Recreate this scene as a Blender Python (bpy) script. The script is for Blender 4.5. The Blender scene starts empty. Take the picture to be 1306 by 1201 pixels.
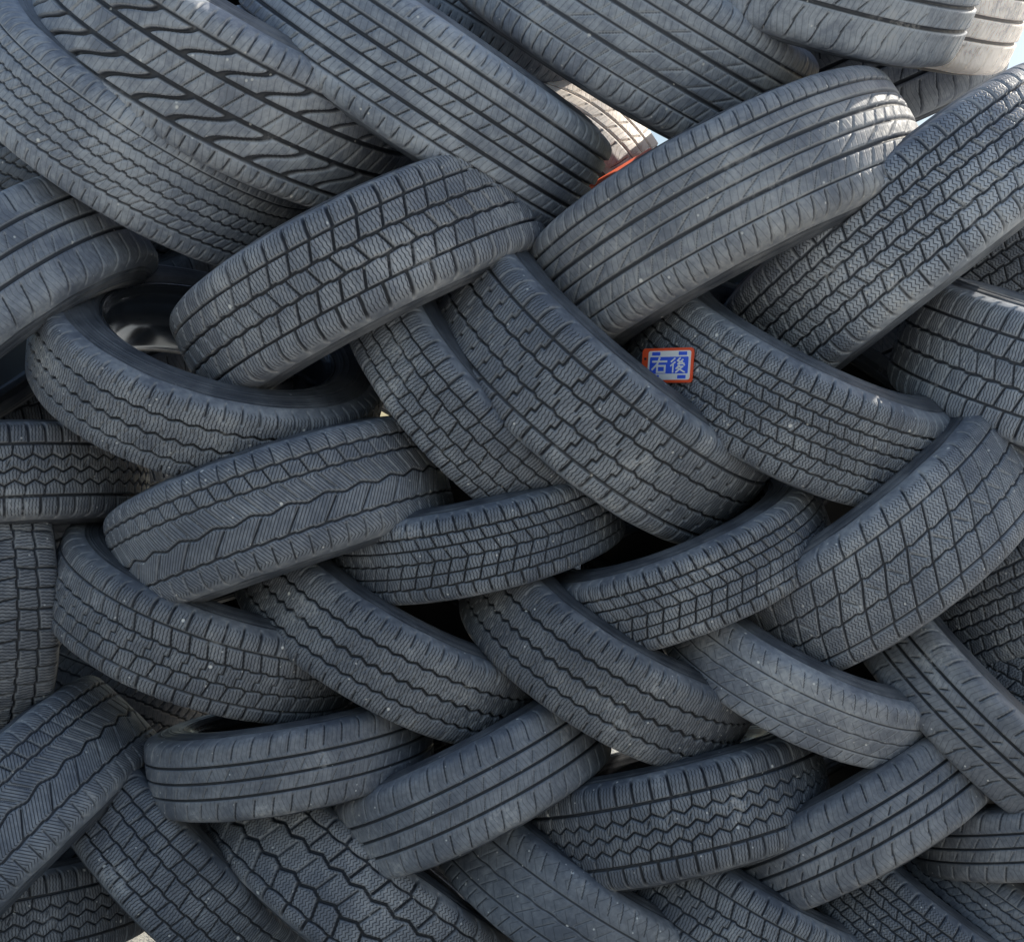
import bpy, math, random
import numpy as np
from mathutils import Vector, Matrix
random.seed(7)
S = bpy.context.scene
C = S.collection
S.view_settings.view_transform = 'Standard'
S.view_settings.look = 'None'
S.view_settings.exposure = 0
D = 2.2
MPP = 0.00135
F = D / MPP
R0 = 0.31

# ------------------------------------------------------------------ node helper
class NB:
    def __init__(s, name):
        s.m = bpy.data.materials.new(name); s.m.use_nodes = True
        s.t = s.m.node_tree; s.t.nodes.clear()
        s.out = s.t.nodes.new('ShaderNodeOutputMaterial')
        s.b = s.t.nodes.new('ShaderNodeBsdfPrincipled')
        s.t.links.new(s.b.outputs[0], s.out.inputs[0])
    def n(s, typ, **kw):
        nd = s.t.nodes.new(typ)
        for k, v in kw.items(): setattr(nd, k, v)
        return nd
    def set(s, sock, v):
        if isinstance(v, bpy.types.NodeSocket): s.t.links.new(v, sock)
        elif v is not None: sock.default_value = v
    def math(s, op, a, b=None, c=None, clamp=False):
        nd = s.n('ShaderNodeMath', operation=op); nd.use_clamp = clamp
        s.set(nd.inputs[0], a)
        if b is not None: s.set(nd.inputs[1], b)
        if c is not None: s.set(nd.inputs[2], c)
        return nd.outputs[0]
    def mr(s, v, a, b, c=0.0, d=1.0, smooth=True):
        nd = s.n('ShaderNodeMapRange'); nd.clamp = True
        if smooth: nd.interpolation_type = 'SMOOTHSTEP'
        s.set(nd.inputs[0], v)
        for i, x in enumerate((a, b, c, d)): s.set(nd.inputs[i+1], x)
        return nd.outputs[0]
    def mix(s, f, a, b, mode='MIX'):
        nd = s.n('ShaderNodeMix', data_type='RGBA', blend_type=mode)
        s.set(nd.inputs[0], f); s.set(nd.inputs[6], a); s.set(nd.inputs[7], b)
        return nd.outputs[2]
    def noise(s, vec, scale, detail=3, rough=0.55, dist=0.0):
        nd = s.n('ShaderNodeTexNoise'); s.set(nd.inputs['Vector'], vec)
        nd.inputs['Scale'].default_value = scale; nd.inputs['Detail'].default_value = detail
        nd.inputs['Roughness'].default_value = rough; nd.inputs['Distortion'].default_value = dist
        return nd.outputs[0]
    def bump(s, h, dist, strength=1.0, normal=None):
        nd = s.n('ShaderNodeBump'); s.set(nd.inputs['Height'], h)
        nd.inputs['Distance'].default_value = dist; nd.inputs['Strength'].default_value = strength
        if normal is not None: s.set(nd.inputs['Normal'], normal)
        return nd.outputs[0]

def g3(v): return (v[0], v[1], v[2], 1.0)

def rubber_common(nb):
    tc = nb.n('ShaderNodeTexCoord').outputs['Object']
    oi = nb.n('ShaderNodeObjectInfo')
    off = nb.n('ShaderNodeVectorMath', operation='ADD')
    nb.set(off.inputs[0], tc)
    cmb = nb.n('ShaderNodeCombineXYZ')
    nb.set(cmb.inputs[0], nb.math('MULTIPLY', oi.outputs['Random'], 13.0)); nb.set(cmb.inputs[1], nb.math('MULTIPLY', oi.outputs['Random'], 41.7))
    nb.set(off.inputs[1], cmb.outputs[0])
    return off.outputs[0], oi, tc

def specks(nb, vec, scale, thr, rad):
    v = nb.n('ShaderNodeTexVoronoi'); nb.set(v.inputs['Vector'], vec); v.inputs['Scale'].default_value = scale
    sep = nb.n('ShaderNodeSeparateColor'); nb.set(sep.inputs[0], v.outputs['Color'])
    keep = nb.math('GREATER_THAN', sep.outputs[0], thr)
    near = nb.mr(v.outputs['Distance'], rad*1.4, rad*0.7)
    return nb.math('MULTIPLY', keep, near)

def tread_material(name, spacing=0.0055, slant=0.0, chev=0.03, zig=0.0, strength=1.0, gap=0.10, speck=.84):
    nb = NB(name)
    vec, oi, tc = rubber_common(nb)
    at = nb.n('ShaderNodeAttribute', attribute_name='tread_uv')
    sep = nb.n('ShaderNodeSeparateXYZ'); nb.set(sep.inputs[0], at.outputs['Vector'])
    u, a, g = sep.outputs[0], sep.outputs[1], sep.outputs[2]
    ap = nb.math('ADD', a, 1.0)
    x = nb.math('MULTIPLY_ADD', nb.math('PINGPONG', ap, chev), slant, u)
    if zig: x = nb.math('MULTIPLY_ADD', nb.math('PINGPONG', ap, 0.0045), zig, x)
    p = nb.math('PINGPONG', nb.math('DIVIDE', x, spacing), 0.5)
    line = nb.mr(p, gap*1.9, gap*0.5)
    blk = nb.mr(g, 0.75, 0.98)
    line = nb.math('MULTIPLY', line, blk)
    line = nb.math('MULTIPLY', line, nb.mr(nb.math('ABSOLUTE', a), 0.088, 0.080, 0.0, strength))
    n1 = nb.noise(vec, 8.0, 4, 0.65, 0.3)
    n2 = nb.noise(vec, 90.0, 3, 0.7)
    dust = nb.mr(nb.math('ADD', nb.math('MULTIPLY', n1, 0.65), nb.math('MULTIPLY', n2, 0.35)), 0.36, 0.66)
    top = nb.mix(dust, (0.145, 0.164, 0.206, 1), (0.352, 0.372, 0.410, 1))
    # worn paler edges where a block meets its groove
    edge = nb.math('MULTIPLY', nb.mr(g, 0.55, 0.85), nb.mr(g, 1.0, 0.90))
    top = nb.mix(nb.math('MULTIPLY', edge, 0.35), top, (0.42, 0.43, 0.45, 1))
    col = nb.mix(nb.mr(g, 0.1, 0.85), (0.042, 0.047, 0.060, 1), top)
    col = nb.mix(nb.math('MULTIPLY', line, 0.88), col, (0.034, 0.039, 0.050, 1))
    col = nb.mix(1.0, col, oi.outputs['Color'], 'MULTIPLY')
    sm = nb.math('MULTIPLY', nb.mr(n1, 0.57, 0.69), nb.mr(n2, 0.44, 0.62))
    col = nb.mix(nb.math('MULTIPLY', sm, 0.5), col, (0.52, 0.52, 0.53, 1))
    sp = specks(nb, vec, 24.0, speck, 0.07)
    sp2 = specks(nb, vec, 70.0, speck+.04, 0.12)
    col = nb.mix(nb.math('MAXIMUM', nb.math('MULTIPLY', sp, 0.9), nb.math('MULTIPLY', sp2, 0.65)), col, (0.82, 0.81, 0.79, 1))
    nb.set(nb.b.inputs['Base Color'], col)
    nb.set(nb.b.inputs['Roughness'], nb.mr(n2, 0.3, 0.7, 0.48, 0.74))
    nb.b.inputs['Specular IOR Level'].default_value = 0.5
    h = nb.math('SUBTRACT', nb.math('MULTIPLY', n2, 0.6), line)
    nb.set(nb.b.inputs['Normal'], nb.bump(h, 0.0013, 0.8))
    return nb.m

def sidewall_material():
    nb = NB('sidewall_rubber')
    vec, oi, tc = rubber_common(nb)
    n1 = nb.noise(vec, 12.0, 4, 0.65); n2 = nb.noise(vec, 140.0, 2, 0.6)
    col = nb.mix(nb.mr(n1, 0.35, 0.7), (0.060, 0.068, 0.085, 1), (0.150, 0.160, 0.180, 1))
    sep = nb.n('ShaderNodeSeparateXYZ'); nb.set(sep.inputs[0], tc)
    rad = nb.math('SQRT', nb.math('ADD', nb.math('POWER', sep.outputs[0], 2.0), nb.math('POWER', sep.outputs[1], 2.0)))
    bead = nb.mr(rad, .213, .206)
    col = nb.mix(1.0, col, oi.outputs['Color'], 'MULTIPLY')
    col = nb.mix(nb.math('MULTIPLY', bead, .8), col, (.035, .037, .042, 1))
    sp = specks(nb, vec, 40.0, 0.90, 0.09)
    col = nb.mix(nb.math('MULTIPLY', sp, 0.6), col, (0.6, 0.6, 0.6, 1))
    nb.set(nb.b.inputs['Base Color'], col)
    nb.set(nb.b.inputs['Roughness'], nb.math('MULTIPLY_ADD', bead, -.28, nb.mr(n1, 0.3, 0.7, 0.42, 0.60)))
    nb.b.inputs['Specular IOR Level'].default_value = 0.6
    nb.set(nb.b.inputs['Normal'], nb.bump(n2, 0.0008, 0.6))
    return nb.m

def liner_material():
    nb = NB('inner_liner_rubber')
    vec, oi, tc = rubber_common(nb)
    n1 = nb.noise(vec, 15.0, 2, 0.6)
    nb.set(nb.b.inputs['Base Color'], nb.mix(n1, (0.022, 0.022, 0.024, 1), (0.05, 0.049, 0.048, 1)))
    nb.b.inputs['Roughness'].default_value = 0.4
    return nb.m

def plain(name, col, rough=0.5, spec=0.5, scale=200.0, var=.82, metal=0.0):
    nb = NB(name)
    tc = nb.n('ShaderNodeTexCoord').outputs['Object']
    n = nb.noise(tc, scale, 3, 0.6)
    nb.set(nb.b.inputs['Base Color'], nb.mix(n, g3(tuple(c*var for c in col)), g3(col)))
    nb.b.inputs['Roughness'].default_value = rough
    nb.b.inputs['Specular IOR Level'].default_value = spec
    nb.b.inputs['Metallic'].default_value = metal
    return nb.m

# ------------------------------------------------------------------ mesh helper
def grid_mesh(name, co, nj, ni, mat, attr=None, wrap_i=False):
    me = bpy.data.meshes.new(name)
    v = co.reshape(-1, 3).astype(np.float32)
    jj, ii = np.meshgrid(np.arange(nj-1), np.arange(ni-(0 if wrap_i else 1)), indexing='ij')
    i2 = (ii+1) % ni
    q = np.stack([jj*ni+ii, jj*ni+i2, (jj+1)*ni+i2, (jj+1)*ni+ii], -1).reshape(-1, 4).astype(np.int32)
    me.vertices.add(len(v)); me.vertices.foreach_set('co', v.ravel())
    me.loops.add(q.size); me.loops.foreach_set('vertex_index', q.ravel())
    me.polygons.add(len(q))
    me.polygons.foreach_set('loop_start', np.arange(0, q.size, 4, dtype=np.int32))
    me.polygons.foreach_set('loop_total', np.full(len(q), 4, dtype=np.int32))
    me.polygons.foreach_set('use_smooth', np.ones(len(q), dtype=bool))
    if attr is not None:
        at = me.attributes.new('tread_uv', 'FLOAT_VECTOR', 'POINT')
        at.data.foreach_set('vector', attr.reshape(-1, 3).astype(np.float32).ravel())
    me.update(calc_edges=True)
    me.materials.append(mat)
    return me

def sst(x, a, b):
    t = np.clip((x-a)/(b-a), 0, 1); return t*t*(3-2*t)
def fr(x): return x-np.floor(x)
WAVES = {
 'tri': lambda x: 2*np.abs(2*fr(x)-1)-1,
 'sin': lambda x: np.sin(2*np.pi*x),
 'step': lambda x: np.tanh(9*np.sin(2*np.pi*x)),
 'saw': lambda x: 2*np.where(fr(x) < .85, fr(x)/.85, (1-fr(x))/.15)-1,
}
AMAX = 0.108
aa = np.linspace(-AMAX, AMAX, 109)
_f = np.linspace(0, AMAX, 2001)
_tau = np.interp(_f, [0, 0.064, 0.072, 0.089, AMAX], np.radians([0, 6, 22, 68, 80]))
_ax = np.concatenate([[0], np.cumsum(np.cos(_tau[:-1])*(_f[1]-_f[0]))])
_dr = np.concatenate([[0], np.cumsum(np.sin(_tau[:-1])*(_f[1]-_f[0]))])
AX = np.sign(aa)*np.interp(np.abs(aa), _f, _ax)
DR = np.interp(np.abs(aa), _f, _dr)
TAU = np.interp(np.abs(aa), _f, _tau)*np.sign(aa)
HALF = _ax[-1]; REND = R0-_dr[-1]
front = np.arange(-105, 105, 0.36); back = np.arange(105, 255.01, 1.75)
ang = np.radians(np.concatenate([front, back, [255.0]]))
WIDEN = 1.06; DEEPEN = 1.25

def tread_mesh(name, cfg, mat, seed):
    A = aa[:, None]*np.ones_like(ang)[None, :]
    T = np.ones_like(aa)[:, None]*ang[None, :]
    Tp = T+0.012*np.sin(3*T+seed)+0.006*np.sin(7*T+2*seed)
    U = Tp*R0
    G = np.zeros_like(A)
    e = 0.0010
    for gr in cfg['g']:
        if gr[0] == 'c':
            _, a0, w, amp, N, shp = gr[:6]; dep = gr[6] if len(gr) > 6 else 1.0; ph = gr[7] if len(gr) > 7 else 0.0
            if amp:
                cen = a0+amp*WAVES[shp](Tp*N/(2*np.pi)+ph)
                sl = amp*4*N/(2*np.pi*R0) if shp == 'tri' else 0.3
            else: cen = a0; sl = 0
            sd = np.abs(A-cen)/math.sqrt(1+sl*sl)-w*WIDEN/2
        else:
            _, a1, a2, N, w, slant, ph, curve = gr[:8]; dep = gr[8] if len(gr) > 8 else 1.0
            P = 2*np.pi*R0/N; am = (a1+a2)/2
            uu = U-slant*(A-am)-curve*np.sin(2*np.pi*(A-am)/(a2-a1))
            d = np.abs(fr(uu/P-ph+.5)-.5)*P/math.sqrt(1+slant*slant)-w*WIDEN/2
            sd = np.maximum(np.maximum(d, a1-A), A-a2)
        G = np.maximum(G, dep*(1-sst(sd, -e, e)))
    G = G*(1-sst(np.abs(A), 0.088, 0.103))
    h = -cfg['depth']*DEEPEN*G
    h = h+0.0007*np.sin(5*T+seed)*np.cos(A*40)+0.0004*np.sin(17*T+3*seed)*np.sin(A*70+seed)
    rad = R0-DR[:, None]+h*np.cos(TAU)[:, None]
    ax = AX[:, None]+h*np.sin(TAU)[:, None]
    co = np.stack([rad*np.cos(T), rad*np.sin(T), ax], -1)
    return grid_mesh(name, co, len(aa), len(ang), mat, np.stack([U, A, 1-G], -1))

def catmull(pts, n=6):
    p = [np.array(x, float) for x in pts]; p = [2*p[0]-p[1]]+p+[2*p[-1]-p[-2]]
    o = []
    for i in range(1, len(p)-2):
        for k in range(n):
            t = k/n
            o.append(0.5*((2*p[i])+(-p[i-1]+p[i+1])*t+(2*p[i-1]-5*p[i]+4*p[i+1]-p[i+2])*t*t+(-p[i-1]+3*p[i]-3*p[i+1]+p[i+2])*t**3))
    o.append(p[-2]); return np.array(o)
SW = [(HALF, REND), (HALF+.0026, REND-.010), (HALF+.006, .250), (HALF+.0065, .237), (HALF+.0035, .223), (HALF-.003, .212), (HALF-.010, .2055), (HALF-.013, .2025), (HALF-.0165, .199), (HALF-.025, .1985), (HALF-.030, .202)]
LN = [(HALF-.030, .202), (HALF-.022, .213), (HALF-.009, .230), (HALF-.0055, .248), (HALF-.014, .270), (HALF-.034, .287), (0, .292)]
def lathe(name, prof, mat, n=120):
    th = np.linspace(0, 2*np.pi, n, endpoint=False)
    co = np.stack([prof[:, 1][:, None]*np.cos(th), prof[:, 1][:, None]*np.sin(th), prof[:, 0][:, None]*np.ones(n)], -1)
    return grid_mesh(name, co, len(prof), n, mat, None, True)
def sidewall_mesh(name, sgn, mat):
    p = catmull(SW, 14)
    r = p[:, 1]
    for rc, w, h in ((REND-.0065, .0016, .0014), (REND-.011, .0012, .0012), (.252, .0011, .0012), (.2455, .0011, .0012), (.2305, .0014, .0013), (.2195, .0022, .0026), (.2155, .0012, .0014)):
        p[:, 0] = p[:, 0]+np.where(p[:, 0] > HALF-.014, h*np.exp(-((r-rc)/w)**2), 0)
    p[:, 0] *= sgn
    if sgn < 0: p = p[::-1]
    return lathe(name, p[::-1], mat)

# ------------------------------------------------------------------ tread designs
def sh(N, w, slant=0.0, a1=0.052, ph=0.0, dep=0.75):
    return [('l', a1, 0.12, N, w, slant, ph, 0, dep), ('l', -0.12, -a1, N, w, slant, ph+.5, 0, dep)]
def zb(a1, a2, N, w, off, ph, dep=1.0):
    am = (a1+a2)/2; P = 2*math.pi*R0/N
    return [('l', a1, am, N, w, 0, ph-off/2/P, 0, dep), ('l', am, a2, N, w, 0, ph+off/2/P, 0, dep), ('l', am-w/2, am+w/2, N, off+w, 0, ph, 0, dep)]
V = {}
V['winter_block'] = dict(depth=.0070, g=[('c', -.049, .0044, 0, 1, 'sin'), ('c', -.016, .0042, .0012, 52, 'saw'), ('c', .017, .0042, .0012, 52, 'saw'), ('c', .049, .0044, 0, 1, 'sin'),
    ('l', -.049, -.016, 52, .0042, .35, .1, 0), ('l', .017, .049, 52, .0042, .35, .7, 0), ('l', -.016, .017, 52, .0038, -.40, .4, 0)]+sh(52, .0052, .08, .049, 0, .95))
V['hook_block'] = dict(depth=.0060, g=[('c', -.054, .0038, 0, 60, 'saw'), ('c', .054, .0038, 0, 60, 'saw'), ('c', -.019, .0036, .0015, 52, 'saw'), ('c', .018, .0036, .0015, 52, 'saw')]
    +zb(-.054, -.019, 52, .0036, .007, .2)+zb(-.019, .018, 52, .0034, -.010, .6)+zb(.018, .054, 52, .0036, .007, .9)+sh(52, .0044, .05, .054, 0, .9))
V['zigzag_rib'] = dict(depth=.007, g=[('c', -.042, .0045, .0028, 66, 'tri'), ('c', -.002, .005, .0038, 66, 'tri'), ('c', .038, .0045, .0028, 66, 'tri'),
    ('l', -.038, -.02, 66, .0018, .3, .1, 0, .6), ('l', -.018, -.006, 66, .0018, .2, .6, 0, .6), ('l', .004, .018, 66, .0018, -.3, .3, 0, .6), ('l', .022, .034, 66, .0018, -.2, .8, 0, .6)]+sh(66, .0036, 0, .060, .2))
V['curved_slot'] = dict(depth=.0080, g=[('c', -.056, .0040, 0, 1, 'sin'), ('c', -.014, .0056, 0, 1, 'sin'), ('c', .022, .0056, 0, 1, 'sin'), ('c', .058, .0036, 0, 1, 'sin'),
    ('l', -.056, -.012, 34, .0058, 1.7, .0, .007), ('l', .022, .058, 34, .0052, 1.7, .5, .006), ('l', -.010, .018, 68, .0022, .7, 0, 0, .7)]+sh(90, .0026, .1, .062))
V['dashed_rib'] = dict(depth=.0060, g=[('c', -.056, .0034, 0, 1, 'sin'), ('c', -.032, .0046, 0, 1, 'sin'), ('c', -.011, .003, 0, 1, 'sin'), ('c', .012, .0046, 0, 1, 'sin'), ('c', .034, .0034, 0, 1, 'sin'), ('c', .056, .0040, 0, 1, 'sin'),
    ('l', -.056, -.036, 60, .0026, .7, .0, 0, .8), ('l', -.009, .007, 60, .0024, .8, .5, 0, .8), ('l', .015, .033, 60, .0024, .6, .2, 0, .8)]+sh(80, .0026, .1, .064))
V['fine_rib'] = dict(depth=.0045, g=[('c', -.048, .0034, .0008, 90, 'saw'), ('c', -.026, .0026, .0012, 90, 'step'), ('c', -.006, .0026, .0012, 90, 'step'), ('c', .016, .0026, .0012, 90, 'step'), ('c', .036, .003, .0008, 90, 'saw'), ('c', .056, .0028, 0, 1, 'sin'),
    ('l', -.048, -.026, 90, .002, .8, .1, 0, .7), ('l', -.006, .016, 90, .002, .8, .5, 0, .7), ('l', .036, .056, 90, .002, .6, .7, 0, .7)]+sh(90, .0026, 0, .06))
V['slant_rib'] = dict(depth=.0042, g=[('c', -.054, .0028, 0, 1, 'sin'), ('c', -.028, .0042, 0, 1, 'sin'), ('c', -.004, .0032, 0, 1, 'sin'), ('c', .018, .0042, 0, 1, 'sin'), ('c', .038, .0032, 0, 1, 'sin'), ('c', .057, .0028, 0, 1, 'sin'),
    ('l', -.024, -.007, 40, .0022, 1.9, .1, 0, .6), ('l', .022, .036, 40, .0022, 1.9, .8, 0, .6), ('l', -.052, -.032, 80, .0018, .7, .4, 0, .6), ('l', -.001, .015, 80, .0016, .7, .2, 0, .5)]+sh(96, .0024, .15, .057, 0, .8))
V['fine_block'] = dict(depth=.0058, g=[('c', -.054, .0035, .001, 64, 'saw'), ('c', -.030, .003, .001, 64, 'step'), ('c', -.008, .0034, .001, 64, 'saw'), ('c', .014, .003, .001, 64, 'step'), ('c', .034, .0034, .001, 64, 'saw'), ('c', .055, .0035, .001, 64, 'saw'),
    ('l', -.054, -.030, 64, .003, .35, .1, 0), ('l', -.030, -.008, 64, .0026, -.4, .5, 0), ('l', -.008, .014, 64, .0028, .4, .3, 0), ('l', .014, .034, 64, .0026, -.4, .8, 0), ('l', .034, .055, 64, .003, .35, .2, 0)]+sh(64, .0036, 0, .056, 0, .9))
V['chevron_block'] = dict(depth=.0066, g=[('c', -.052, .0040, .001, 62, 'saw'), ('c', -.027, .0034, 0, 62, 'saw'), ('c', .0, .0036, .001, 62, 'saw'), ('c', .027, .0034, 0, 62, 'saw'), ('c', .052, .0040, .001, 62, 'saw'),
    ('l', -.052, -.027, 62, .0034, .35, .0, 0), ('l', -.027, .0, 62, .0032, .45, .3, 0), ('l', .0, .027, 62, .0032, -.45, .3, 0), ('l', .027, .052, 62, .0034, -.35, .6, 0)]+sh(62, .0044, -.1, .052, 0, .9))
V['slanted_grid'] = dict(depth=.0052, g=[('c', -.056, .0034, 0, 1, 'sin'), ('c', .056, .0034, 0, 1, 'sin'), ('c', 0.019, .0032, .0016, 44, 'saw'), ('c', -0.019, .0032, .0016, 44, 'saw'),
    ('l', -.056, -.019, 44, .0034, .55, .0, 0), ('l', -.019, .019, 44, .0034, .70, .5, 0), ('l', .019, .056, 44, .0034, .55, .0, 0), ('l', -.008, .010, 44, .0024, -.9, .95, 0, .7)]+sh(44, .0040, .3, .056, 0, .85))
V['worn_rib'] = dict(depth=.0022, g=[('c', -.044, .0035, 0, 1, 'sin'), ('c', -.004, .0032, .001, 40, 'sin', .8), ('c', .036, .0035, 0, 1, 'sin'), ('l', -.040, -.012, 46, .0022, .9, .3, 0, .7), ('l', .002, .03, 46, .0022, .8, .6, 0, .6), ('l', -.084, -.05, 70, .0024, .4, .1, 0, .9), ('l', .048, .084, 70, .0024, -.3, .4, 0, .9)])
V['notched_rib'] = dict(depth=.0055, g=[('c', -.034, .0046, 0, 1, 'sin'), ('c', .0, .0046, 0, 1, 'sin'), ('c', .034, .0046, 0, 1, 'sin'),
    ('l', -.030, -.009, 50, .002, .6, .1, 0, .6), ('l', .004, .026, 50, .002, .6, .5, 0, .6)]+sh(50, .003, .25, .044))
V['wave_block'] = dict(depth=.0075, g=[('c', -.024, .0050, .004, 46, 'tri'), ('c', .024, .0050, .004, 46, 'tri', 1, .5), ('c', -.060, .0034, .0015, 46, 'tri'), ('c', .060, .0034, .0015, 46, 'tri'),
    ('l', -.020, .020, 46, .0032, .35, .25, 0, .8), ('l', -.062, -.026, 46, .0044, -.3, .5, 0), ('l', .026, .062, 46, .0044, .3, .0, 0)]+sh(46, .0050, 0, .060, 0, .9))
V['open_rib'] = dict(depth=.0060, g=[('c', -.030, .0056, 0, 1, 'sin'), ('c', .003, .0056, 0, 1, 'sin'), ('c', .034, .0050, 0, 1, 'sin'),
    ('l', -.026, -.012, 50, .0026, .9, .1, 0, .8), ('l', .009, .022, 50, .0026, .9, .5, 0, .8), ('l', -.060, -.038, 50, .0026, .5, .7, 0, .7)]+sh(50, .003, .2, .050))
V['ladder_block'] = dict(depth=.0068, g=[('c', -.048, .0044, 0, 1, 'sin'), ('c', .046, .0044, 0, 1, 'sin'), ('c', -.024, .0034, .005, 54, 'tri'), ('c', -.001, .0036, .005, 54, 'tri'), ('c', .022, .0034, .005, 54, 'tri'),
    ('l', -.048, -.028, 54, .0030, .2, .5, 0), ('l', .026, .046, 54, .0030, .2, .0, 0), ('l', -.020, -.004, 54, .0024, .5, .25, 0, .8), ('l', .004, .018, 54, .0024, .5, .75, 0, .8)]+sh(60, .0048, 0, .048, 0, .9))
V['arrow_rib'] = dict(depth=.0054, g=[('c', -.048, .0036, .0008, 62, 'saw'), ('c', -.008, .0036, .004, 31, 'tri'), ('c', .030, .0034, .0008, 62, 'saw'), ('c', .056, .0034, .0008, 62, 'saw'),
    ('l', -.048, -.012, 31, .003, .9, .0, 0, .9), ('l', -.002, .028, 62, .002, -.8, .2, 0, .7), ('l', .03, .056, 62, .003, -.4, .4, 0)]+sh(62, .0034, 0, .056))
V['square_block'] = dict(depth=.006, g=[('c', -.050, .0036, .001, 54, 'saw'), ('c', -.018, .0036, .0015, 54, 'step'), ('c', .018, .0036, .0015, 54, 'step'), ('c', .050, .0036, .001, 54, 'saw'),
    ('l', -.050, -.018, 54, .0034, .15, .0, 0), ('l', -.018, .018, 54, .0034, -.2, .5, 0), ('l', .018, .050, 54, .0034, .15, .0, 0)]+sh(54, .004, 0, .050, 0, .9))
V['sipe_row'] = dict(depth=.0058, g=[('c', -.052, .0036, 0, 1, 'saw'), ('c', -.020, .0036, .002, 58, 'saw'), ('c', .016, .0036, .002, 58, 'saw'), ('c', .050, .0036, 0, 1, 'saw'),
    ('l', -.052, -.02, 58, .0036, .25, .0, 0), ('l', .016, .050, 58, .0036, -.25, .4, 0)]+zb(-.02, .016, 58, .003, .008, .5, .9)+sh(58, .0044, 0, .052, 0, .9))

M_ROWS = tread_material('winter_tread_rubber', .0062, .12, .03, .3, 1.0)
M_CHEV = tread_material('chevron_tread_rubber', .0064, .75, .033, .0, 1.0)
M_ZIG = tread_material('zigzag_tread_rubber', .0060, .0, .03, .8, 1.0, .10, .74)
M_RIB = tread_material('ribbed_tread_rubber', .010, .3, .05, .0, 0.35, .06)
M_WORN = tread_material('worn_tread_rubber', .022, .9, .02, .0, 0.4, .04, .74)
VM = dict(winter_block=M_ROWS, hook_block=M_ROWS, zigzag_rib=M_ROWS, curved_slot=M_RIB, dashed_rib=M_RIB, fine_rib=M_RIB, slant_rib=M_RIB, fine_block=M_ZIG,
          chevron_block=M_ROWS, slanted_grid=M_ZIG, worn_rib=M_WORN, notched_rib=M_RIB, wave_block=M_ZIG, open_rib=M_RIB, ladder_block=M_ROWS, arrow_rib=M_CHEV, square_block=M_ROWS, sipe_row=M_ROWS)
TREAD = {k: tread_mesh('tread_'+k, V[k], VM[k], i+1) for i, k in enumerate(V)}
MS = sidewall_material(); ML = liner_material()
SWM = [sidewall_mesh('sidewall_upper', 1, MS), sidewall_mesh('sidewall_lower', -1, MS)]
lp = catmull(LN, 6); lp = np.concatenate([lp, (lp*np.array([-1, 1]))[::-1][1:]])
LNM = lathe('inner_liner', lp, ML)
RIM = catmull([(HALF-.010, .2095), (HALF-.006, .2075), (HALF-.007, .204), (HALF-.012, .201), (HALF-.018, .197), (HALF-.030, .190), (.03, .182), (0, .178), (-.03, .182), (-HALF+.030, .190), (-HALF+.018, .197), (-HALF+.010, .204), (-HALF+.010, .2095)], 6)
RIMM = lathe('wheel_rim', RIM, plain('dark_rim_metal', (.26, .29, .34), .18, .5, 40.0, .8, .85))

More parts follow.
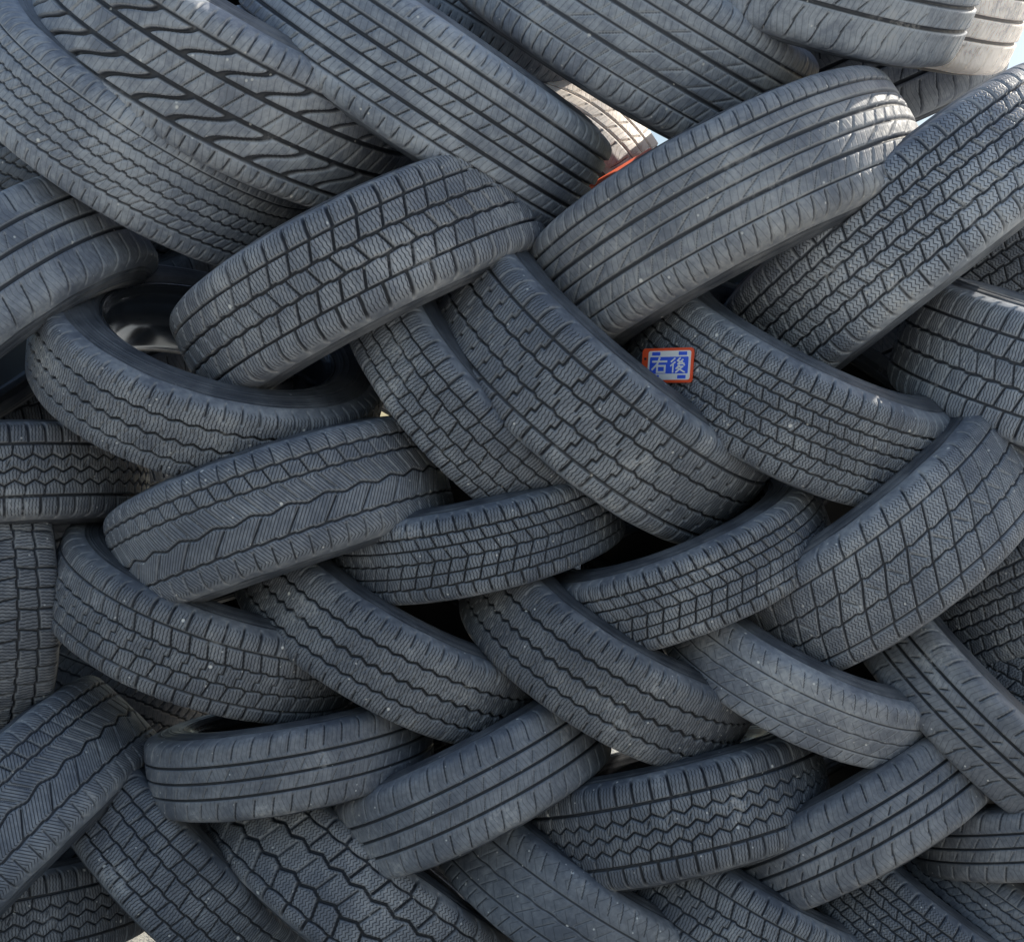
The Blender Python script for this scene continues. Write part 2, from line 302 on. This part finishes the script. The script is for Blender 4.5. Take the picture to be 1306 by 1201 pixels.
# ------------------------------------------------------------------ tyres: (px, py, theta, phi, R, W, depth forward, tread, tint, label)
TY = [  # tint also paints the glare gradient: upper tyres paler, lower rows darker
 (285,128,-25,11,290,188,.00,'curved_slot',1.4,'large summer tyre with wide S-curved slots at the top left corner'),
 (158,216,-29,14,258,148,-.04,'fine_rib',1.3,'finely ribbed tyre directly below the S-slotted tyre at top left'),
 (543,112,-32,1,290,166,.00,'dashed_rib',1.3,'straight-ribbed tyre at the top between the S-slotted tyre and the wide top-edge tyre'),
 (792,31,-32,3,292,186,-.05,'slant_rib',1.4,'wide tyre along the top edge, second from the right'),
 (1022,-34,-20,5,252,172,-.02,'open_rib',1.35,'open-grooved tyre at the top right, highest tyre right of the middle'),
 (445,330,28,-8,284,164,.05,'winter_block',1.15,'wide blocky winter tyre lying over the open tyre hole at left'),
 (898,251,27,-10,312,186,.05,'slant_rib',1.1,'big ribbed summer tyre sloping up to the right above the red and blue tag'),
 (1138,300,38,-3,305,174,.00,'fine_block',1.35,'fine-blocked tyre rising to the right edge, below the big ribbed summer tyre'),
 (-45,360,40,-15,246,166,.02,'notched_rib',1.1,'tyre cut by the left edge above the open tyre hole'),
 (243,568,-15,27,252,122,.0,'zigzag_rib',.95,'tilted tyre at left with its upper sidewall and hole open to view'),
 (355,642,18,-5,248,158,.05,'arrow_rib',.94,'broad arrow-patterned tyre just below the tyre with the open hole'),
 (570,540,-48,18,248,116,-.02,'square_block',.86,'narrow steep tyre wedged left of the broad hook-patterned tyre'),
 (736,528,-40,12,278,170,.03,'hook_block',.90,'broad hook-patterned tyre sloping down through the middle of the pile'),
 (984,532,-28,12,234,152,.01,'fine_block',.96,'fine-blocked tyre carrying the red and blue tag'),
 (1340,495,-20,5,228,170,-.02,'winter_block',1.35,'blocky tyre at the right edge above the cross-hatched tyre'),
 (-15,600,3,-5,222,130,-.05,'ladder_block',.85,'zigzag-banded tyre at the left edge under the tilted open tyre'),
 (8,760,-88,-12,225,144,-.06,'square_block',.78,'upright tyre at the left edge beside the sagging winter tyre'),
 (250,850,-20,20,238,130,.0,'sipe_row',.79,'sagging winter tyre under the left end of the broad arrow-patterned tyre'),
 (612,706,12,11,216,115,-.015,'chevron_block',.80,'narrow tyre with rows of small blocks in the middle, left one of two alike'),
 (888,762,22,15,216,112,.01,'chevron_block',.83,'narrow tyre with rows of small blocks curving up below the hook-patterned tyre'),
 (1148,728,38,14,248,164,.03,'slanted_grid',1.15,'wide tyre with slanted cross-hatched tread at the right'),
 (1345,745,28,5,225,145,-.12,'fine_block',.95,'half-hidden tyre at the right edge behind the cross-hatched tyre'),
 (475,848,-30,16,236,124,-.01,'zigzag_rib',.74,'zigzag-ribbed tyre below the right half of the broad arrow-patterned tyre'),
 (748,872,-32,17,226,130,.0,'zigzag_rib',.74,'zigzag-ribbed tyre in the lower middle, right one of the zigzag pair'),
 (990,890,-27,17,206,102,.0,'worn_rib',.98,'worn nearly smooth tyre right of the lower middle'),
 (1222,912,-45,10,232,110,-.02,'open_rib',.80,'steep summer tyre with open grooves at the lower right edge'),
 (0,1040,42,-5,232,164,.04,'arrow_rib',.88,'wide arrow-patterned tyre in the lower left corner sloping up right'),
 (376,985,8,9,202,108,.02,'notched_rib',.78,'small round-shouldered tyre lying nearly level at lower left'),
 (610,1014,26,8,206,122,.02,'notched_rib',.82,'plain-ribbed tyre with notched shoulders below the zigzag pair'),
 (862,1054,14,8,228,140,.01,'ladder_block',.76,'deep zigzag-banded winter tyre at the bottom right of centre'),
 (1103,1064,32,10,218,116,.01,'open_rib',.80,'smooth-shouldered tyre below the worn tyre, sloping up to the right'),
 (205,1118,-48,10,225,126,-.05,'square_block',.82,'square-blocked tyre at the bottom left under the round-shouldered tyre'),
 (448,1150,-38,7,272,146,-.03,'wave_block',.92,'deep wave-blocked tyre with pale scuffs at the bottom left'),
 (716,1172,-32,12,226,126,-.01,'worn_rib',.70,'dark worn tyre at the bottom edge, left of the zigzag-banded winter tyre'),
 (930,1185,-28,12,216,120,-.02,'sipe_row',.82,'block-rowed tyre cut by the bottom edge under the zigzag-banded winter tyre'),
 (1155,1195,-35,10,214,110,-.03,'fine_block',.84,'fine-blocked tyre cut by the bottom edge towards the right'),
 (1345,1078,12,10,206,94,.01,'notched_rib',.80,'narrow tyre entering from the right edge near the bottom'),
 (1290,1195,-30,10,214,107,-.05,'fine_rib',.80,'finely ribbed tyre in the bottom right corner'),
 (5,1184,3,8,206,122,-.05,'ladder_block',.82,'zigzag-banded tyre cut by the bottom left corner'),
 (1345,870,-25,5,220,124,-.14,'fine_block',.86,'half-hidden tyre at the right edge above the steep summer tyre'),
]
BK = [
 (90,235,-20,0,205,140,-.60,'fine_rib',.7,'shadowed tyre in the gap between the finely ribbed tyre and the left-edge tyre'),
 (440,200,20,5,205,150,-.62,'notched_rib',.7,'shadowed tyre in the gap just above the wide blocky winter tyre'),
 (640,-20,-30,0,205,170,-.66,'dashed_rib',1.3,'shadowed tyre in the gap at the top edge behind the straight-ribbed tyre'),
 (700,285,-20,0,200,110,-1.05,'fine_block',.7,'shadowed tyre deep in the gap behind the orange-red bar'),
 (766,140,-36,-55,200,124,-.80,'notched_rib',4.0,'added tyre with sunlight painted as cream between the two wide tyres at the top'),  # added; cream tint stands in for sun on the straight-ribbed tyre's end
 (1096,-16,-20,4,236,156,-.30,'notched_rib',3.8,'added tyre with sunlight painted as cream, poking out behind the highest tyre at right'),  # added tyre, tinted cream to pass as the top right tyre's sunlit end
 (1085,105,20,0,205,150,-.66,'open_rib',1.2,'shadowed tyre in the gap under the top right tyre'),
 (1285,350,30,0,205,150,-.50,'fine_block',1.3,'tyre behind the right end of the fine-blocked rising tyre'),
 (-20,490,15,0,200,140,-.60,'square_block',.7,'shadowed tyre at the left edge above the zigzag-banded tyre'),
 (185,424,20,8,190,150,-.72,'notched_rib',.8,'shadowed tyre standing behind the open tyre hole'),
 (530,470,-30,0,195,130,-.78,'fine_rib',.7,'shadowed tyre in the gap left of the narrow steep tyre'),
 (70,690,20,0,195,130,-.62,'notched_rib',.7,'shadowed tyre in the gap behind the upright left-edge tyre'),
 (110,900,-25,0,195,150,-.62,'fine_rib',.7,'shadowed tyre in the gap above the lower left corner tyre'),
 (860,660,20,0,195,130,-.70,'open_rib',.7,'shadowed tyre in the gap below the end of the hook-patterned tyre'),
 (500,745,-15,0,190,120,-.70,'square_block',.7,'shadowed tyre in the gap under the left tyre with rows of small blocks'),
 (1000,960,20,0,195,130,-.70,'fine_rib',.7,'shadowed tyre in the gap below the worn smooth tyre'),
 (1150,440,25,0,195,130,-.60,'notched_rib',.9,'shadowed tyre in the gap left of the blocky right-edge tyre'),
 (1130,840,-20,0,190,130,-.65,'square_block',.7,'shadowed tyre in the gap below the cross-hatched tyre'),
]
def frame(px, py, th, ph, Rp, Wp, d, cz):
    dv = Vector(((px-653)/F, 1.0, -(py-600.5)/F))
    P = Vector((0, -D, cz))+dv*(D-d)
    k = (D-d)/F
    dn = dv.normalized(); v = -dn
    r = dn.cross(Vector((0, 0, 1))).normalized(); u0 = r.cross(dn)
    th = math.radians(th); ph = math.radians(ph)
    t = math.cos(th)*r+math.sin(th)*u0
    u = -math.sin(th)*r+math.cos(th)*u0
    a = math.cos(ph)*u+math.sin(ph)*v
    n = math.cos(ph)*v-math.sin(ph)*u
    R = Rp*k; W = Wp*k
    return P, P-R*n, n, a.cross(n), a, R, W
mz = 1e9
for T in TY:
    P, c, n, yv, a, R, W = frame(*T[:7], 0.0)
    mz = min(mz, c.z-R*math.sqrt(max(0, 1-a.z**2))-abs(a.z)*W/2)
cam_z = -mz+0.002
INFO = []
for T in TY+BK:
    P, c, n, yv, a, R, W = frame(*T[:7], cam_z)
    e = bpy.data.objects.new('used_tyre', None); C.objects.link(e)
    e.empty_display_size = 0.1
    sp = random.uniform(-.17, .17)
    x2 = n*math.cos(sp)+yv*math.sin(sp); y2 = -n*math.sin(sp)+yv*math.cos(sp)
    e.matrix_world = Matrix(((x2.x, y2.x, a.x, c.x), (x2.y, y2.y, a.y, c.y), (x2.z, y2.z, a.z, c.z), (0, 0, 0, 1)))
    e['label'] = T[9]; e['category'] = 'tyre'; e['group'] = 'used tyres stacked in a woven pile'
    sc = (R/R0, R/R0, W/(2*HALF))
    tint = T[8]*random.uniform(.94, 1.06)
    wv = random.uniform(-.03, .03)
    if T[8] > 2.5: wv = .17  # warm sunlight colour put into the cream-tinted tyres
    parts = [('tread', TREAD[T[7]]), ('sidewall', SWM[0]), ('sidewall', SWM[1]), ('inner_liner', LNM)]
    if 'hole open to view' in T[9]: parts.append(('wheel_rim', RIMM))
    for nm, me in parts:
        o = bpy.data.objects.new(nm, me); C.objects.link(o); o.parent = e; o.scale = sc
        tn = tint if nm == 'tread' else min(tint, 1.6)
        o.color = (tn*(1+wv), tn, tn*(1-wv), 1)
    INFO.append((c, n, yv, a, R, W))

# ------------------------------------------------------------------ small mesh builders
def link(name, verts, faces, mat, parent=None, smooth=False):
    me = bpy.data.meshes.new(name); me.from_pydata([tuple(v) for v in verts], [], faces); me.materials.append(mat)
    if smooth:
        for p in me.polygons: p.use_smooth = True
    me.update()
    o = bpy.data.objects.new(name, me); C.objects.link(o); o.parent = parent
    return o
class Acc:
    def __init__(s): s.v = []; s.f = []
    def prism(s, pts, z0, z1):
        b = len(s.v); n = len(pts)
        s.v += [(x, y, z0) for x, y in pts]+[(x, y, z1) for x, y in pts]
        s.f.append(tuple(range(b+n-1, b-1, -1))); s.f.append(tuple(range(b+n, b+2*n)))
        for i in range(n):
            j = (i+1) % n; s.f.append((b+i, b+j, b+n+j, b+n+i))
    def rrect(s, cx, cy, w, h, r, z0, z1):
        pts = []
        for qx, qy, a0 in ((1, 1, 0), (-1, 1, 90), (-1, -1, 180), (1, -1, 270)):
            for k in range(5):
                t = math.radians(a0+k*22.5)
                pts.append((cx+qx*(w/2-r)+r*(math.cos(t)), cy+qy*(h/2-r)+r*math.sin(t)))
        s.prism(pts, z0, z1)
    def stroke(s, pts, w, z0, z1):
        for (x0, y0), (x1, y1) in zip(pts[:-1], pts[1:]):
            dx, dy = x1-x0, y1-y0; l = math.hypot(dx, dy); dx /= l; dy /= l
            px, py = -dy*w/2, dx*w/2; ex, ey = dx*w*.4, dy*w*.4
            s.nz = getattr(s, 'nz', z1)+0.00003
            s.prism([(x0-ex-px, y0-ey-py), (x1+ex-px, y1+ey-py), (x1+ex+px, y1+ey+py), (x0-ex+px, y0-ey+py)], z0, s.nz)
# ------------------------------------------------------------------ the tag on the tyre
c, n, yv, a, R, W = INFO[13]
O = Vector((0, -D, cam_z)); dv = Vector(((851-653)/F, 1.0, -(466-600.5)/F)).normalized()
oc = O-c
dp = dv-a*dv.dot(a); op = oc-a*oc.dot(a)
A2 = dp.dot(dp); B2 = 2*dp.dot(op); C2 = op.dot(op)-(R-.004)**2
tt = (-B2-math.sqrt(B2*B2-4*A2*C2))/(2*A2)
hit = O+dv*tt
nn = hit-c; nn = (nn-a*nn.dot(a)).normalized()
nn = (nn*.66-dv*.34).normalized()
rx = Vector((1, 0, -.075)); rx = (rx-nn*rx.dot(nn)).normalized(); ry = nn.cross(rx)
hit = hit-dv*.022
k = (tt-.022)/F
tag = bpy.data.objects.new('position_tag', None); C.objects.link(tag); tag.empty_display_size = .03
tag.matrix_world = Matrix(((rx.x, ry.x, nn.x, hit.x), (rx.y, ry.y, nn.y, hit.y), (rx.z, ry.z, nn.z, hit.z), (0, 0, 0, 1)))
tag['label'] = 'small orange-red tag with blue and white lettering stuck on a tyre'; tag['category'] = 'tag'
M_or = plain('orange_red_plastic', (.98, .11, .03), .4, .5, 200, .97); M_wh = plain('white_plastic', (.96, .96, .96), .35, .5, 200, .98); M_bl = plain('blue_print', (.05, .14, .90), .4, .5, 200, .97)
def part(acc, name, mat): return link(name, acc.v, acc.f, mat, tag)
w_, h_ = 75*k, 44*k
q = Acc(); q.rrect(0, 0, w_, h_, .006, -.0015, .0012); part(q, 'plate', M_or)
q = Acc(); q.rrect(.04*w_, 0, .83*w_, .84*h_, .004, .0012, .0018); part(q, 'white_panel', M_wh)
q = Acc(); q.rrect(.04*w_, 0, .75*w_, .48*h_, .002, .0018, .0022); part(q, 'blue_panel', M_bl)
for sx in (-1, 1):
    for sy in (-1, 1):
        q = Acc(); q.rrect(.04*w_+sx*.26*w_, sy*.335*h_, .16*w_, .10*h_, .0008, .0018, .0022); part(q, 'wheel_mark', M_bl)
q = Acc(); q.rrect(-.435*w_, .20*h_, .045*w_, .07*h_, .001, .0012, .0015); part(q, 'hole', ML)
MI = [[(.05,.76),(.95,.76)],[(.48,1.0),(.36,.60),(.04,.22)],[(.36,.46),(.86,.46),(.86,.03),(.36,.03),(.36,.46)]]
USHIRO = [[(.28,.96),(.06,.74)],[(.30,.70),(.04,.46)],[(.19,.56),(.19,.02)],[(.62,.98),(.46,.80),(.64,.72)],[(.80,.86),(.50,.58),(.88,.60)],[(.76,.70),(.92,.50)],[(.58,.48),(.40,.26)],[(.54,.40),(.82,.40),(.40,.02)],[(.52,.28),(.94,.02)]]
gs = .42*h_
for i, gl in enumerate((MI, USHIRO)):
    q = Acc(); x0 = .04*w_+(-.33 if i == 0 else .03)*w_
    for st in gl: q.stroke([(x0+x*.30*w_, -gs/2+y*gs) for x, y in st], gs*(.135 if i == 0 else .105), .0022, .0026)
    part(q, 'lettering', M_wh)

# ------------------------------------------------------------------ orange-red bar behind the gap
def at(px, py, d):
    dv = Vector(((px-653)/F, 1.0, -(py-600.5)/F)); return Vector((0, -D, cam_z))+dv*(D-d)
p0 = at(600, 340, -.72); p1 = at(835, 198, -.76)
ax = (p1-p0).normalized(); b1 = ax.cross(Vector((0, 1, 0))).normalized(); b2 = ax.cross(b1)
vs = []; fs = []
prof = [(0, .012), (.004, .020), (.30, .020), (.302, .022), (.33, .022), (.332, .020), (.996, .020), (1, .012)]
for tpos, rr in prof:
    for i in range(20):
        an = 2*math.pi*i/20; vs.append(p0+(p1-p0)*tpos+b1*rr*math.cos(an)+b2*rr*math.sin(an))
for j in range(len(prof)-1):
    for i in range(20):
        i2 = (i+1) % 20; fs.append((j*20+i, j*20+i2, (j+1)*20+i2, (j+1)*20+i))
fs.append(tuple(range(19, -1, -1))); fs.append(tuple(range((len(prof)-1)*20, len(prof)*20)))
bar = link('plastic_bar', vs, fs, plain('faded_orange_plastic', (.97, .17, .07), .5, .4, 30.0, .92), None, True)
bar['label'] = 'orange-red bar glimpsed through the gap above the hook-patterned tyre'; bar['category'] = 'bar'

# ------------------------------------------------------------------ ground
nb = NB('sandy_ground')
tc = nb.n('ShaderNodeTexCoord').outputs['Object']
n1 = nb.noise(tc, 1.2, 4, 0.6); n2 = nb.noise(tc, 35.0, 4, 0.7)
col = nb.mix(nb.mr(n1, .35, .65), (0.43, 0.42, 0.38, 1), (0.55, 0.535, 0.49, 1))
col = nb.mix(nb.mr(n2, .45, .75), col, (0.30, 0.29, 0.265, 1))
nb.set(nb.b.inputs['Base Color'], col); nb.b.inputs['Roughness'].default_value = .9
nb.set(nb.b.inputs['Normal'], nb.bump(n2, .02))
L = 600
g = link('ground', [(-L, -L, 0), (L, -L, 0), (L, L, 0), (-L, L, 0)], [(0, 1, 2, 3)], nb.m); g['kind'] = 'structure'

# ------------------------------------------------------------------ light
s = Vector((0.68, 0.40, 0.62)).normalized()
sun = bpy.data.lights.new('sun', 'SUN'); sun.energy = 5; sun.angle = math.radians(.5); sun.color = (1, .93, .80)
so = bpy.data.objects.new('sun', sun); C.objects.link(so); so.rotation_euler = s.to_track_quat('Z', 'Y').to_euler()
w = bpy.data.worlds.new('World'); S.world = w; w.use_nodes = True
nt = w.node_tree; bg = nt.nodes['Background']
sk = nt.nodes.new('ShaderNodeTexSky'); sk.sky_type = 'NISHITA'; sk.sun_disc = False
sk.sun_elevation = math.asin(s.z); sk.sun_rotation = math.atan2(s.x, s.y)
sk.air_density = 1.4; sk.dust_density = 2.0
nt.links.new(sk.outputs[0], bg.inputs[0]); bg.inputs[1].default_value = 0.15

# ------------------------------------------------------------------ camera
cd = bpy.data.cameras.new('camera'); co = bpy.data.objects.new('camera', cd); C.objects.link(co)
cd.sensor_fit = 'HORIZONTAL'; cd.sensor_width = 36; cd.lens = 36*F/1306
cd.clip_end = 2000; cd.clip_start = .05
co.location = (0, -D, cam_z); co.rotation_euler = (math.radians(90), 0, 0)
S.camera = co
